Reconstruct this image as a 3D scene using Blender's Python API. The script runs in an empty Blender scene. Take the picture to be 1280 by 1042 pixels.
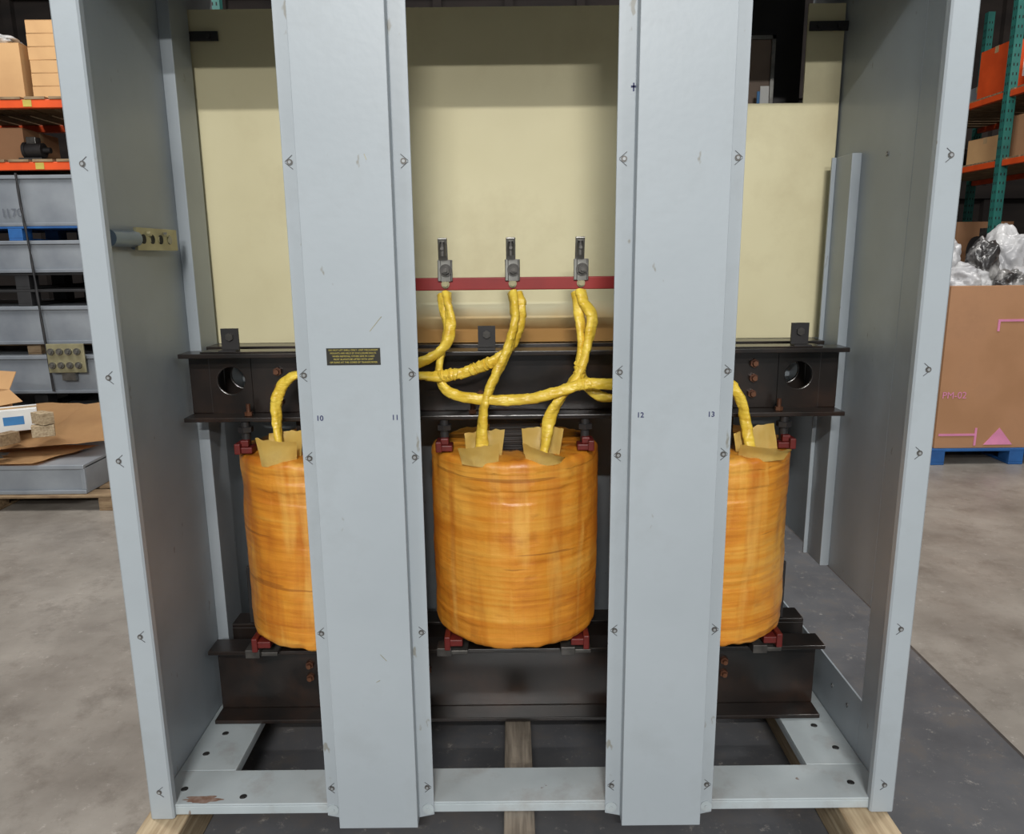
import bpy, bmesh, math, random
from mathutils import Vector, Matrix, noise
random.seed(7)
S = bpy.context.scene
COL = S.collection
S.view_settings.view_transform = 'Standard'
S.view_settings.look = 'None'

# ------------------------------------------------------------------ materials
def lin(c):
    return tuple(((v/255)/12.92 if v/255 <= .04045 else ((v/255+.055)/1.055)**2.4) for v in c)

def mat(name, rgb, rgb2=None, rough=.5, metal=0., scale=6., stretch=(1,1,1), lo=.35, hi=.7, bump=0., bscale=None,
        stain=None, stain_scale=3., stain_amt=.5, coat=0., alpha_tr=0., scuff=None):
    m = bpy.data.materials.new(name); m.use_nodes = True
    nt = m.node_tree; N = nt.nodes; L = nt.links
    b = N['Principled BSDF']
    b.inputs['Roughness'].default_value = rough
    b.inputs['Metallic'].default_value = metal
    b.inputs['Coat Weight'].default_value = coat
    b.inputs['Coat Roughness'].default_value = .2
    if alpha_tr: b.inputs['Transmission Weight'].default_value = alpha_tr
    tc = N.new('ShaderNodeTexCoord'); mp = N.new('ShaderNodeMapping')
    mp.inputs['Scale'].default_value = stretch
    L.new(tc.outputs['Object'], mp.inputs['Vector'])
    nz = N.new('ShaderNodeTexNoise'); nz.inputs['Scale'].default_value = scale
    nz.inputs['Detail'].default_value = 6
    L.new(mp.outputs['Vector'], nz.inputs['Vector'])
    r = N.new('ShaderNodeValToRGB')
    r.color_ramp.elements[0].position = lo; r.color_ramp.elements[1].position = hi
    c2 = rgb2 if rgb2 else tuple(v*.85 for v in rgb)
    r.color_ramp.elements[0].color = (*lin(c2), 1); r.color_ramp.elements[1].color = (*lin(rgb), 1)
    L.new(nz.outputs['Fac'], r.inputs['Fac'])
    out = r.outputs['Color']
    def overlay(out, col, sc, amt, p0, p1, det=8, st=(1,1,1)):
        m2 = N.new('ShaderNodeMapping'); m2.inputs['Scale'].default_value = st
        L.new(tc.outputs['Object'], m2.inputs['Vector'])
        n2 = N.new('ShaderNodeTexNoise'); n2.inputs['Scale'].default_value = sc
        n2.inputs['Detail'].default_value = det; n2.inputs['Roughness'].default_value = .65
        L.new(m2.outputs['Vector'], n2.inputs['Vector'])
        r2 = N.new('ShaderNodeValToRGB')
        r2.color_ramp.elements[0].position = p0; r2.color_ramp.elements[1].position = p1
        r2.color_ramp.elements[0].color = (0,0,0,1); r2.color_ramp.elements[1].color = (amt,)*3+(1,)
        L.new(n2.outputs['Fac'], r2.inputs['Fac'])
        mx = N.new('ShaderNodeMix'); mx.data_type = 'RGBA'
        L.new(r2.outputs['Color'], mx.inputs['Factor'])
        L.new(out, mx.inputs['A']); mx.inputs['B'].default_value = (*lin(col), 1)
        return mx.outputs['Result']
    if stain: out = overlay(out, stain, stain_scale, stain_amt, .52, .72)
    if scuff: out = overlay(out, scuff, 26, .8, .70, .74, 3, (1,1,.45))
    L.new(out, b.inputs['Base Color'])
    if bump:
        bp = N.new('ShaderNodeBump'); bp.inputs['Strength'].default_value = bump
        bp.inputs['Distance'].default_value = .01
        if bscale:
            n3 = N.new('ShaderNodeTexNoise'); n3.inputs['Scale'].default_value = bscale
            L.new(mp.outputs['Vector'], n3.inputs['Vector']); L.new(n3.outputs['Fac'], bp.inputs['Height'])
        else:
            L.new(nz.outputs['Fac'], bp.inputs['Height'])
        L.new(bp.outputs['Normal'], b.inputs['Normal'])
    return m

M = {}
M['grey'] = mat('painted_grey_steel', (163,171,176), (155,163,168), rough=.42, scale=2.5, bump=.03, bscale=60, stain=(138,144,146), stain_scale=5, stain_amt=.35, scuff=(126,124,114))
M['grey_in'] = mat('inner_grey_steel', (162,171,177), (146,154,160), rough=.38, scale=3, stain=(130,134,136), stain_scale=2.5, stain_amt=.45, scuff=(118,118,114))
M['grey_base'] = mat('base_grey_steel', (176,185,188), (160,169,172), rough=.27, scale=5, stain=(128,112,98), stain_scale=7, stain_amt=.4, scuff=(110,84,66))
M['cream'] = mat('cream_board', (209,202,166), (197,189,152), rough=.6, scale=2.2, stain=(168,154,116), stain_scale=1.8, stain_amt=.45)
M['black'] = mat('black_varnished_steel', (38,30,26), (19,17,16), rough=.3, scale=9, stain=(70,46,32), stain_scale=6, stain_amt=.4, coat=.35, bump=.08)
M['core'] = mat('core_laminations', (40,30,24), (20,16,14), rough=.5, scale=4, stretch=(1,1,40), bump=.3)
M['red'] = mat('red_insulator', (150,38,34), (126,28,28), rough=.45, scale=8)
M['redblk'] = mat('red_block_paint', (116,32,28), (74,20,18), rough=.5, scale=14, stain=(42,24,18), stain_scale=14, stain_amt=.7)
M['yellow'] = mat('yellow_sleeving', (236,208,84), (216,180,54), rough=.38, scale=14, stretch=(1,1,3), bump=.35, bscale=36, stain=(180,128,40), stain_scale=20, stain_amt=.5)
M['paper'] = mat('varnished_paper', (246,222,140), (234,202,108), rough=.45, scale=14, stain=(206,156,66), stain_scale=12, stain_amt=.4)
M['steel'] = mat('zinc_steel', (150,150,145), (110,108,104), rough=.35, metal=.8, scale=20)
M['darksteel'] = mat('dark_zinc_steel', (104,102,98), (70,68,66), rough=.4, metal=.6, scale=20)
M['rust'] = mat('rusty_bolt', (112,74,52), (70,42,30), rough=.5, metal=.4, scale=30)
M['rustpatch'] = mat('rust_patch', (142,124,114), (112,82,66), rough=.7, scale=60)
M['brass'] = mat('beige_bus', (170,164,130), (144,138,108), rough=.4, metal=.4, scale=12)
M['hole'] = mat('dark_recess', (26,26,26), rough=.8)
M['screw'] = mat('screw_plate', (164,168,170), (136,138,138), rough=.4, metal=.3, scale=30)
M['screwhead'] = mat('screw_head', (112,110,106), (84,82,80), rough=.4, metal=.5, scale=30)
M['ink'] = mat('blue_ink', (38,44,92), rough=.6)
M['marker'] = mat('grey_marker', (100,106,116), rough=.6)
M['pencil'] = mat('dark_scribe', (84,86,88), rough=.6)
M['plate'] = mat('black_label', (34,32,22), rough=.5)
M['gold'] = mat('yellow_print', (196,180,84), rough=.5)
M['wood'] = mat('skid_wood', (186,168,138), (140,120,92), rough=.7, scale=6, stretch=(14,1,14), bump=.2)
M['woodgrey'] = mat('weathered_skid_wood', (146,136,122), (98,90,80), rough=.8, scale=6, stretch=(14,1,14), bump=.25, stain=(70,62,54), stain_scale=9)
M['wood2'] = mat('pallet_wood', (150,128,98), (112,90,66), rough=.75, scale=6, stretch=(2,10,10), bump=.2)
M['card'] = mat('cardboard', (172,128,94), (158,116,82), rough=.8, scale=3, stain=(134,98,70), stain_scale=3, stain_amt=.4)
M['card2'] = mat('pale_cardboard', (200,160,112), (182,142,98), rough=.8, scale=3)
M['orange'] = mat('rack_orange', (222,84,32), (200,72,26), rough=.45, scale=5)
M['teal'] = mat('rack_teal', (40,116,106), (32,94,88), rough=.5, scale=5)
M['blue'] = mat('pallet_blue', (34,92,154), (26,72,126), rough=.6, scale=7)
M['pallet_black'] = mat('pallet_black_plastic', (38,38,40), (24,24,26), rough=.6, scale=7)
M['tray'] = mat('stack_grey_metal', (154,160,166), (122,128,136), rough=.3, metal=.2, scale=3)
M['pink'] = mat('pink_tape', (224,140,178), rough=.6)
M['white'] = mat('white_paper', (222,222,218), (206,206,204), rough=.6)
M['tape'] = mat('packing_tape', (190,160,120), rough=.25)
M['bag'] = mat('clear_plastic_bag', (208,208,208), (150,150,153), rough=.35, scale=5, bump=.25, bscale=9, coat=.2, stain=(84,82,80), stain_scale=6, stain_amt=.7)
M['bagdark'] = mat('bagged_metal_parts', (160,158,156), (50,48,48), rough=.3, scale=6, lo=.44, hi=.62, bump=.3, bscale=12, coat=.4)
M['dark'] = mat('dark_machine', (44,42,42), (28,27,28), rough=.5, scale=6)
M['dusk'] = mat('dull_brown_board', (134,116,102), (108,94,84), rough=.7, scale=4)
M['wall'] = mat('warehouse_wall', (58,50,46), (36,32,31), rough=.85, scale=.8, stretch=(1,1,4), bump=.1)
M['ceil'] = mat('warehouse_ceiling', (50,48,46), rough=.9)
M['bluemark'] = mat('blue_print', (60,130,190), rough=.5)
M['bluegrey'] = mat('blue_grey_stud', (120,138,156), rough=.35, metal=.3)
M['coiltop'] = mat('dark_varnish', (130,84,34), (84,52,24), rough=.5, scale=14)

def graded_board_mat():
    """cream board that turns brown towards its lower edge"""
    m = bpy.data.materials.new('cream_to_brown_board'); m.use_nodes = True
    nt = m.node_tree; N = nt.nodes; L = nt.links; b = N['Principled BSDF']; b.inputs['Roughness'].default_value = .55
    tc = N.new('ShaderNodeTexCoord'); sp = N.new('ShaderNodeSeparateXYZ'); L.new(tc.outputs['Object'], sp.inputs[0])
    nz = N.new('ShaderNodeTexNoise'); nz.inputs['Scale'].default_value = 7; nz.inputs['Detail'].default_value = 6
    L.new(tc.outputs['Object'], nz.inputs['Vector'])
    mr = N.new('ShaderNodeMapRange'); mr.inputs['From Min'].default_value = .05; mr.inputs['From Max'].default_value = -.055  # gradient by height, cream above and brown below, broken up by noise
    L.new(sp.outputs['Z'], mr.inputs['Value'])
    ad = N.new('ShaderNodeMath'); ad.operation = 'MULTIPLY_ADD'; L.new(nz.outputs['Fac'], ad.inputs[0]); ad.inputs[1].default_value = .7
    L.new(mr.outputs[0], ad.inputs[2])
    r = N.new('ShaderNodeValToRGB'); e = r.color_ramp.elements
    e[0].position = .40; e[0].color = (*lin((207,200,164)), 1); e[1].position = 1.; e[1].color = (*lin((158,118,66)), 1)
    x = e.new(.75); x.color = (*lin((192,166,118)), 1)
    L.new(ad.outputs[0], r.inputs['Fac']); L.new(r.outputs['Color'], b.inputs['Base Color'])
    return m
M['tan'] = graded_board_mat()

def coil_mat():
    m = bpy.data.materials.new('varnished_tape_wrap'); m.use_nodes = True
    nt = m.node_tree; N = nt.nodes; L = nt.links; b = N['Principled BSDF']
    b.inputs['Roughness'].default_value = .42; b.inputs['Coat Weight'].default_value = .18; b.inputs['Coat Roughness'].default_value = .3
    tc = N.new('ShaderNodeTexCoord')
    oi = N.new('ShaderNodeObjectInfo')
    off = N.new('ShaderNodeVectorMath'); off.operation = 'ADD'
    L.new(tc.outputs['Object'], off.inputs[0]); L.new(oi.outputs['Location'], off.inputs[1])
    def nz(st, sc, det=5, dist=0.):
        mp = N.new('ShaderNodeMapping'); mp.inputs['Scale'].default_value = st
        L.new(off.outputs[0], mp.inputs['Vector'])
        n = N.new('ShaderNodeTexNoise'); n.inputs['Scale'].default_value = sc; n.inputs['Detail'].default_value = det
        n.inputs['Distortion'].default_value = dist
        L.new(mp.outputs['Vector'], n.inputs['Vector']); return n.outputs['Fac']
    def ramp(f, p0, c0, p1, c1, mid=None):
        r = N.new('ShaderNodeValToRGB'); e = r.color_ramp.elements
        e[0].position = p0; e[0].color = (*c0, 1); e[1].position = p1; e[1].color = (*c1, 1)
        if mid: x = e.new(mid[0]); x.color = (*mid[1], 1)
        L.new(f, r.inputs['Fac']); return r.outputs['Color']
    def mth(op, a, v):
        x = N.new('ShaderNodeMath'); x.operation = op; L.new(a, x.inputs[0])
        if isinstance(v, (int, float)): x.inputs[1].default_value = v
        else: L.new(v, x.inputs[1])
        return x.outputs[0]
    def mixc(f, a, col):
        x = N.new('ShaderNodeMix'); x.data_type = 'RGBA'; L.new(f, x.inputs['Factor']); L.new(a, x.inputs['A'])
        x.inputs['B'].default_value = (*lin(col), 1); return x.outputs['Result']
    blotch = nz((2, 2, 2.2), 2.6, 6, .5); bands = nz((.8, .8, 16), 2.0, 2, .1); fine = nz((1, 1, 60), 2.0, 2, 0)
    f = mth('ADD', mth('ADD', mth('MULTIPLY', blotch, .46), mth('MULTIPLY', bands, .32)), mth('MULTIPLY', fine, .22))
    c = ramp(f, .37, lin((188,110,28)), .65, lin((226,166,68)), (.5, lin((213,139,42))))
    drip = nz((8, 8, .7), 2.0, 6, .3)
    c = mixc(ramp(drip, .52, (0,0,0), .68, (.6,)*3), c, (178,96,26))
    pale = nz((7, 7, .8), 2.3, 6, .4)
    c = mixc(ramp(pale, .57, (0,0,0), .70, (.5,)*3), c, (234,184,92))
    spot = nz((1,1,1.6), 13, 5, .3)
    c = mixc(ramp(spot, .62, (0,0,0), .72, (.3,)*3), c, (154,90,32))
    seam = nz((1.0, 1.0, 26), 1.8, 2, .1)
    c = mixc(ramp(seam, .665, (0,0,0), .68, (.5,)*3), c, (130,74,26))
    L.new(c, b.inputs['Base Color'])
    wr = nz((3, 3, 7), 3.5, 5, .6); vr = nz((14, 14, 1), 1.6, 4, .2)
    h = mth('ADD', mth('ADD', mth('MULTIPLY', f, .7), mth('MULTIPLY', wr, .7)), mth('MULTIPLY', vr, .6))
    bp = N.new('ShaderNodeBump'); bp.inputs['Strength'].default_value = .5; bp.inputs['Distance'].default_value = .011
    L.new(h, bp.inputs['Height']); L.new(bp.outputs['Normal'], b.inputs['Normal'])
    return m
M['coil'] = coil_mat()

def floor_mat():
    m = bpy.data.materials.new('polished_concrete'); m.use_nodes = True
    nt = m.node_tree; N = nt.nodes; L = nt.links; b = N['Principled BSDF']
    tc = N.new('ShaderNodeTexCoord')
    def nz(sc, det=8, ro=.6):
        n = N.new('ShaderNodeTexNoise'); n.inputs['Scale'].default_value = sc; n.inputs['Detail'].default_value = det
        n.inputs['Roughness'].default_value = ro; L.new(tc.outputs['Object'], n.inputs['Vector']); return n.outputs['Fac']
    def ramp(f, p0, c0, p1, c1):
        r = N.new('ShaderNodeValToRGB'); e = r.color_ramp.elements
        e[0].position = p0; e[0].color = (*c0, 1); e[1].position = p1; e[1].color = (*c1, 1)
        L.new(f, r.inputs['Fac']); return r.outputs['Color']
    def mix(f, a, bb):
        x = N.new('ShaderNodeMix'); x.data_type = 'RGBA'
        L.new(f, x.inputs['Factor'])
        for s, v in (('A', a), ('B', bb)):
            if isinstance(v, tuple): x.inputs[s].default_value = (*v, 1)
            else: L.new(v, x.inputs[s])
        return x.outputs['Result']
    light = ramp(nz(2.2), .35, lin((116,110,103)), .68, lin((148,142,134)))
    darkc = ramp(nz(3.), .35, lin((76,77,80)), .7, lin((96,97,100)))
    sp = N.new('ShaderNodeSeparateXYZ'); L.new(tc.outputs['Object'], sp.inputs[0])
    def math_(op, a, v):
        x = N.new('ShaderNodeMath'); x.operation = op; L.new(a, x.inputs[0])
        if isinstance(v, (int, float)): x.inputs[1].default_value = v
        else: L.new(v, x.inputs[1])
        return x.outputs[0]
    inb = math_('MULTIPLY', math_('GREATER_THAN', sp.outputs['X'], -.85), math_('LESS_THAN', sp.outputs['X'], 1.49))
    c = mix(inb, light, darkc)
    ln = math_('LESS_THAN', math_('ABSOLUTE', math_('SUBTRACT', sp.outputs['X'], 1.49), 0), .006)
    c = mix(ln, c, lin((62,58,56)))
    st = ramp(nz(6., 14, .8), .50, (0,0,0), .64, (.55,)*3)
    c = mix(st, c, lin((98,91,84)))
    pale = ramp(nz(20., 12, .85), .57, (0,0,0), .64, (.55,)*3)
    c = mix(pale, c, lin((182,176,168)))
    speck = ramp(nz(60., 6, .8), .66, (0,0,0), .70, (.7,)*3)
    c = mix(speck, c, lin((72,66,60)))
    L.new(c, b.inputs['Base Color'])
    rr = N.new('ShaderNodeMapRange'); rr.inputs['To Min'].default_value = .2; rr.inputs['To Max'].default_value = .5
    L.new(nz(4.), rr.inputs['Value']); L.new(rr.outputs[0], b.inputs['Roughness'])
    return m
M['floor'] = floor_mat()

# ------------------------------------------------------------------ builders
WL = {}
def wloc(o): return WL.get(o.name, Vector((0,0,0))) if o else Vector((0,0,0))

def box(bm, x0, x1, y0, y1, z0, z1, mi=0, mtx=None):
    vs = [bm.verts.new(p) for p in [(x0,y0,z0),(x1,y0,z0),(x1,y1,z0),(x0,y1,z0),(x0,y0,z1),(x1,y0,z1),(x1,y1,z1),(x0,y1,z1)]]
    if mtx:
        for v in vs: v.co = mtx @ v.co
    for f in ((0,3,2,1),(4,5,6,7),(0,1,5,4),(1,2,6,5),(2,3,7,6),(3,0,4,7)):
        fc = bm.faces.new([vs[i] for i in f]); fc.material_index = mi
    return vs

AX = {'Z': Matrix.Identity(4), 'X': Matrix.Rotation(math.pi/2, 4, 'Y'), 'Y': Matrix.Rotation(math.pi/2, 4, 'X')}
def cyl(bm, c, r, h, axis='Y', seg=24, r2=None, mi=0):
    n0 = len(bm.faces)
    bmesh.ops.create_cone(bm, cap_ends=True, segments=seg, radius1=r, radius2=r if r2 is None else r2, depth=h,
                          matrix=Matrix.Translation(c) @ AX[axis])
    bm.faces.ensure_lookup_table()
    for f in bm.faces[n0:]: f.material_index = mi

def make(name, bm, mats, parent=None, bevel=0., smooth=None, label=None, category=None, group=None, kind=None, keep_origin=False, base=False):
    if not isinstance(mats, (list, tuple)): mats = [mats]
    bmesh.ops.recalc_face_normals(bm, faces=bm.faces)
    if keep_origin: c = Vector((0,0,0))
    else:
        mn = Vector([min(v.co[i] for v in bm.verts) for i in range(3)]); mxx = Vector([max(v.co[i] for v in bm.verts) for i in range(3)])
        c = (mn+mxx)/2
        if base: c.z = mn.z
    for v in bm.verts: v.co -= c
    me = bpy.data.meshes.new(name); bm.to_mesh(me); bm.free()
    for m in mats: me.materials.append(M[m])
    if smooth is not None:
        for p in me.polygons: p.use_smooth = True
        me.set_sharp_from_angle(angle=math.radians(smooth))
    o = bpy.data.objects.new(name, me); COL.objects.link(o)
    if parent: o.parent = parent
    o.location = c - wloc(parent)
    WL[o.name] = c
    if bevel:
        b = o.modifiers.new('bevel', 'BEVEL'); b.width = bevel; b.segments = 2; b.limit_method = 'ANGLE'
    tag(o, label, category, group, kind)
    return o

def tag(o, label=None, category=None, group=None, kind=None):
    if label: o['label'] = label
    if category: o['category'] = category
    if group: o['group'] = group
    if kind: o['kind'] = kind

def empty(name, loc, label, category, group=None):
    o = bpy.data.objects.new(name, None); COL.objects.link(o); o.location = loc; o.empty_display_size = .1
    WL[o.name] = Vector(loc); tag(o, label, category, group); return o

def inst(src, loc, parent):
    o = src.copy(); COL.objects.link(o); o.parent = parent
    o.location = Vector(loc) - wloc(parent); WL[o.name] = Vector(loc); return o

def plate_holes(bm, x0, x1, z0, z1, y0, y1, holes, seg=32):
    xs = x0
    for hx, hz, r in sorted(holes):
        s = r*1.5
        if hx-s > xs: box(bm, xs, hx-s, y0, y1, z0, z1)
        a0, a1 = hx-s, hx+s
        rings = []
        for y in (y0, y1):
            inn, out = [], []
            for i in range(seg):
                t = 2*math.pi*(i+.5)/seg; c, sn = math.cos(t), math.sin(t)
                inn.append(bm.verts.new((hx+r*c, y, hz+r*sn)))
                kx = (s/abs(c)) if abs(c) > 1e-6 else 1e9
                kz = ((z1-hz) if sn > 0 else (hz-z0))/abs(sn) if abs(sn) > 1e-6 else 1e9
                k = min(kx, kz)
                out.append(bm.verts.new((hx+k*c, y, hz+k*sn)))
            cs = {}
            for (cx_, cz_) in ((a1,z1),(a0,z1),(a0,z0),(a1,z0)):
                cs[(cx_,cz_)] = bm.verts.new((cx_, y, cz_))
            for i in range(seg):
                j = (i+1) % seg
                f = [inn[i], out[i]]
                p, q = out[i].co, out[j].co
                if abs(p.x-q.x) > 1e-5 and abs(p.z-q.z) > 1e-5:
                    cxx = a1 if max(p.x,q.x) > hx + s*.99 else a0
                    czz = z1 if max(p.z,q.z) > (z1-1e-5) else z0
                    f.append(cs[(cxx,czz)])
                f += [out[j], inn[j]]
                bm.faces.new(f)
            rings.append(inn)
        for i in range(seg):
            j = (i+1) % seg
            bm.faces.new([rings[0][i], rings[0][j], rings[1][j], rings[1][i]])
        xs = a1
    if xs < x1: box(bm, xs, x1, y0, y1, z0, z1)

def catmull(pts, n=10):
    P = [Vector(p) for p in pts]; P = [P[0]*2-P[1]] + P + [P[-1]*2-P[-2]]
    out = []
    for i in range(1, len(P)-2):
        for k in range(n):
            t = k/n; a, b, c, d = P[i-1], P[i], P[i+1], P[i+2]
            out.append(.5*((2*b) + (c-a)*t + (2*a-5*b+4*c-d)*t*t + (3*b-a-3*c+d)*t*t*t))
    out.append(P[-2]); return out

def tube(name, pts, r, mname, parent, wrap=.08, seed=0, seg=18, n=18, label=None, crease=.20, flatten=.22):
    C = catmull(pts, n); bm = bmesh.new(); rings = []
    up = Vector((0,1,0)); prev = None; s = 0
    for i, p in enumerate(C):
        tg = (C[min(i+1,len(C)-1)] - C[max(i-1,0)]).normalized()
        if prev is None:
            u = tg.cross(up); u = u.normalized() if u.length > .1 else tg.cross(Vector((1,0,0))).normalized()
        else:
            u = (prev - tg*prev.dot(tg)).normalized()
        prev = u; v = tg.cross(u)
        if i: s += (p-C[i-1]).length
        ring = []
        tw = seed + 6*noise.noise(Vector((s*3, seed, 0)))
        for k in range(seg):
            a = 2*math.pi*k/seg
            ph = (s/.034 + .8*noise.noise(Vector((s*9,seed,4))) + a/(2*math.pi)) % 1.0
            flat = 1 + flatten*math.cos(2*(a+tw))
            rr = r*(flat + wrap*(ph-.5)*1.6 + crease*noise.noise(Vector((s*42+seed*3, math.cos(a)*1.4, math.sin(a)*1.4))))
            ring.append(bm.verts.new(p + (u*math.cos(a)+v*math.sin(a))*rr))
        rings.append(ring)
    for a, b in zip(rings, rings[1:]):
        for k in range(seg): bm.faces.new([a[k], a[(k+1)%seg], b[(k+1)%seg], b[k]])
    bm.faces.new(rings[0][::-1]); bm.faces.new(rings[-1])
    return make(name, bm, mname, parent, smooth=45, label=label)

def text(name, s, loc, size, mname, parent, align='CENTER', rz=0., spacing=1., extr=.0003, bold=0.):
    cu = bpy.data.curves.new(name, 'FONT'); cu.body = s; cu.size = size; cu.align_x = align; cu.align_y = 'CENTER'
    cu.extrude = extr; cu.space_line = spacing; cu.offset = bold
    t = bpy.data.objects.new('tmp_text', cu); COL.objects.link(t)
    dg = bpy.context.evaluated_depsgraph_get()
    me = bpy.data.meshes.new_from_object(t.evaluated_get(dg))
    bpy.data.objects.remove(t)
    me.transform(Matrix.Rotation(rz, 4, 'Z') @ Matrix.Rotation(math.pi/2, 4, 'X'))
    me.materials.clear(); me.materials.append(M[mname]); me.name = name
    o = bpy.data.objects.new(name, me); COL.objects.link(o); o.parent = parent
    o.location = Vector(loc) - wloc(parent); WL[o.name] = Vector(loc)
    return o

# ------------------------------------------------------------------ room
bm = bmesh.new(); box(bm, -9, 9, -9, 10, -.1, 0)
make('floor', bm, 'floor', kind='structure', keep_origin=True)
bm = bmesh.new(); box(bm, -9, 9, 10, 10.2, 0, 6.5)
for i in range(19):
    x = -9 + i; box(bm, x-.06, x+.06, 9.9, 10, 0, 6.5)
for z in (2.2, 3.6, 5.0): box(bm, -9, 9, 9.86, 10, z, z+.18)
make('wall_back', bm, 'wall', kind='structure')
for nm, x in (('wall_left', -9.2), ('wall_right', 9.)):
    bm = bmesh.new(); box(bm, x, x+.2, -9, 10.2, 0, 6.5)
    for i in range(8): box(bm, x-.08 if x > 0 else x+.2, x if x > 0 else x+.28, -6+2*i, -5.8+2*i, 0, 6.5)
    make(nm, bm, 'wall', kind='structure')
bm = bmesh.new(); box(bm, -9.2, 9.2, 2.2, 10.2, 6.5, 6.6)
make('ceiling', bm, 'ceil', kind='structure')

# ------------------------------------------------------------------ wooden skid
for x0, x1, mm, lb in ((-.935,-.83,'wood','rough sawn wooden skid beam lying under the steel cabinet'), (-.045,.031,'woodgrey','weathered grey wooden skid beam under the cabinet'), (.79,.905,'wood','rough sawn wooden skid beam lying under the steel cabinet')):
    bm = bmesh.new(); box(bm, x0, x1, -.115, 1.0, 0, .112)
    make('wooden_skid_beam', bm, mm, bevel=.004, base=True, category='wooden beam', group='skid beams under the cabinet', label=lb)

# ------------------------------------------------------------------ cabinet
CAB = empty('transformer_cabinet', (0,.4,.114), 'open grey painted steel transformer cabinet standing on wooden skid beams', 'electrical cabinet')
ZB, ZT = .114, 2.26
bm = bmesh.new()
box(bm, -.912, -.906, .0, .86, ZB, ZT)
box(bm, -.912, -.862, -.004, .0, ZB, ZT)
box(bm, -.866, -.862, .0, .018, ZB, ZT)
make('side_panel', bm, 'grey_in', CAB, bevel=.0015)
bm = bmesh.new()
box(bm, .906, .912, .0, .175, ZB, ZT)
box(bm, .906, .912, .175, .86, .57, ZT)
box(bm, .906, .912, .175, .86, ZB, .30)
box(bm, .862, .912, -.004, .0, ZB, ZT)
box(bm, .862, .866, .0, .018, ZB, ZT)
make('side_panel', bm, 'grey_in', CAB, bevel=.0015)
for s in (-1, 1):
    bm = bmesh.new()
    prof = [(.918,.03),(.918,-.004),(.914,-.008),(.864,-.008),(.860,-.004),(.860,.012),(.8625,.012),(.8625,-.0045),(.9155,-.0045),(.9155,.03)]
    vs0 = [bm.verts.new((s*x, y, ZB)) for x, y in prof]; vs1 = [bm.verts.new((s*x, y, ZT)) for x, y in prof]
    n = len(prof)
    for i in range(n): bm.faces.new([vs0[i], vs0[(i+1)%n], vs1[(i+1)%n], vs1[i]])
    bm.faces.new(vs0); bm.faces.new(vs1[::-1])
    make('corner_post', bm, 'grey', CAB)
bm = bmesh.new(); box(bm, -.906, -.874, .46, .58, .145, 2.24)
make('stiffener', bm, 'grey_in', CAB, bevel=.002)
bm = bmesh.new(); box(bm, .880, .906, .44, .545, .572, 1.72); box(bm, .868, .880, .537, .545, .572, 1.72)
make('stiffener', bm, 'grey_in', CAB, bevel=.002)
bm = bmesh.new(); box(bm, -.906, .906, .006, .86, 2.25, 2.262); make('roof_panel', bm, 'grey_in', CAB)
bm = bmesh.new(); box(bm, -.86, .86, .004, .05, 2.14, 2.249); make('header_rail', bm, 'grey', CAB, bevel=.003)
bm = bmesh.new(); box(bm, -.905, .905, .85, .858, .15, 1.72); make('back_panel', bm, 'grey_in', CAB)
bm = bmesh.new()
box(bm, -.905, .905, .0045, .132, .138, .144); box(bm, -.905, .905, .0045, .0105, ZB+.001, .138)
box(bm, -.905, .905, .126, .132, ZB+.001, .138)
make('base_rail', bm, 'grey_base', CAB, bevel=.002)
for s in (-1, 1):
    a, b_ = (s*.755, s*.905) if s > 0 else (s*.905, s*.755)
    bm = bmesh.new(); box(bm, a, b_, .133, .845, .1375, .1435)
    ii = s*.755; box(bm, min(ii, ii+s*.006), max(ii, ii+s*.006), .133, .845, ZB+.001, .1375)
    make('base_rail', bm, 'grey_base', CAB, bevel=.002)
bm = bmesh.new(); box(bm, -.75, .75, .72, .845, .1375, .1435); make('base_rail', bm, 'grey_base', CAB, bevel=.002)
bm = bmesh.new(); vs = []
for i in range(40):
    t = 2*math.pi*i/40; rr = 1+.5*noise.noise(Vector((math.cos(t)*2.5, math.sin(t)*2.5, 7)))
    vs.append(bm.verts.new((-.80+.045*rr*math.cos(t), .0215+.012*rr*math.sin(t), .1443)))
bm.faces.new(vs); make('rust_patch', bm, 'rustpatch', CAB)
bm = bmesh.new(); cyl(bm, (-.86,.06,.1445), .009, .0012, 'Z', 20); cyl(bm, (-.86,.06,.1447), .0065, .0016, 'Z', 20, mi=1)
h0 = make('bolt_hole', bm, ['screw','hole'], CAB)
for x, y in ((-.86,.2),(-.84,.29),(.84,.06),(.86,.2),(.84,.30),(-.70,.03)):
    inst(h0, (x,y,.1447), CAB)
ZL = [.19,.605,1.03,1.217,1.66]
bm = bmesh.new()
cyl(bm, (0,0,0), .0062, .002, 'Y', 16, mi=0); cyl(bm, (0,-.0015,0), .0036, .002, 'Y', 6, mi=1)
scr0 = make('screw', bm, ['screw','screwhead'], CAB, smooth=40)
scr0.location = Vector((-.889,-.0095,ZL[0])) - wloc(CAB)
bm = bmesh.new()
for k in (-1, 1):
    box(bm, -.010, .010, -.0004, .0004, -.0006, .0006, mtx=Matrix.Translation((0,0,k*.0075)) @ Matrix.Rotation(math.radians(-40*k), 4, 'Y'))
vm0 = make('scribed_mark', bm, 'pencil', CAB, keep_origin=True)
vm0.location = Vector((-.887,-.0087,ZL[0])) - wloc(CAB)
for s in (-1, 1):
    for i, z in enumerate(ZL):
        if not (s < 0 and i == 0):
            inst(scr0, (s*.889, -.0095, z), CAB); o = inst(vm0, (s*.887, -.0087, z), CAB)
            if s > 0: o.rotation_euler = (0, math.pi, 0)
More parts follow.
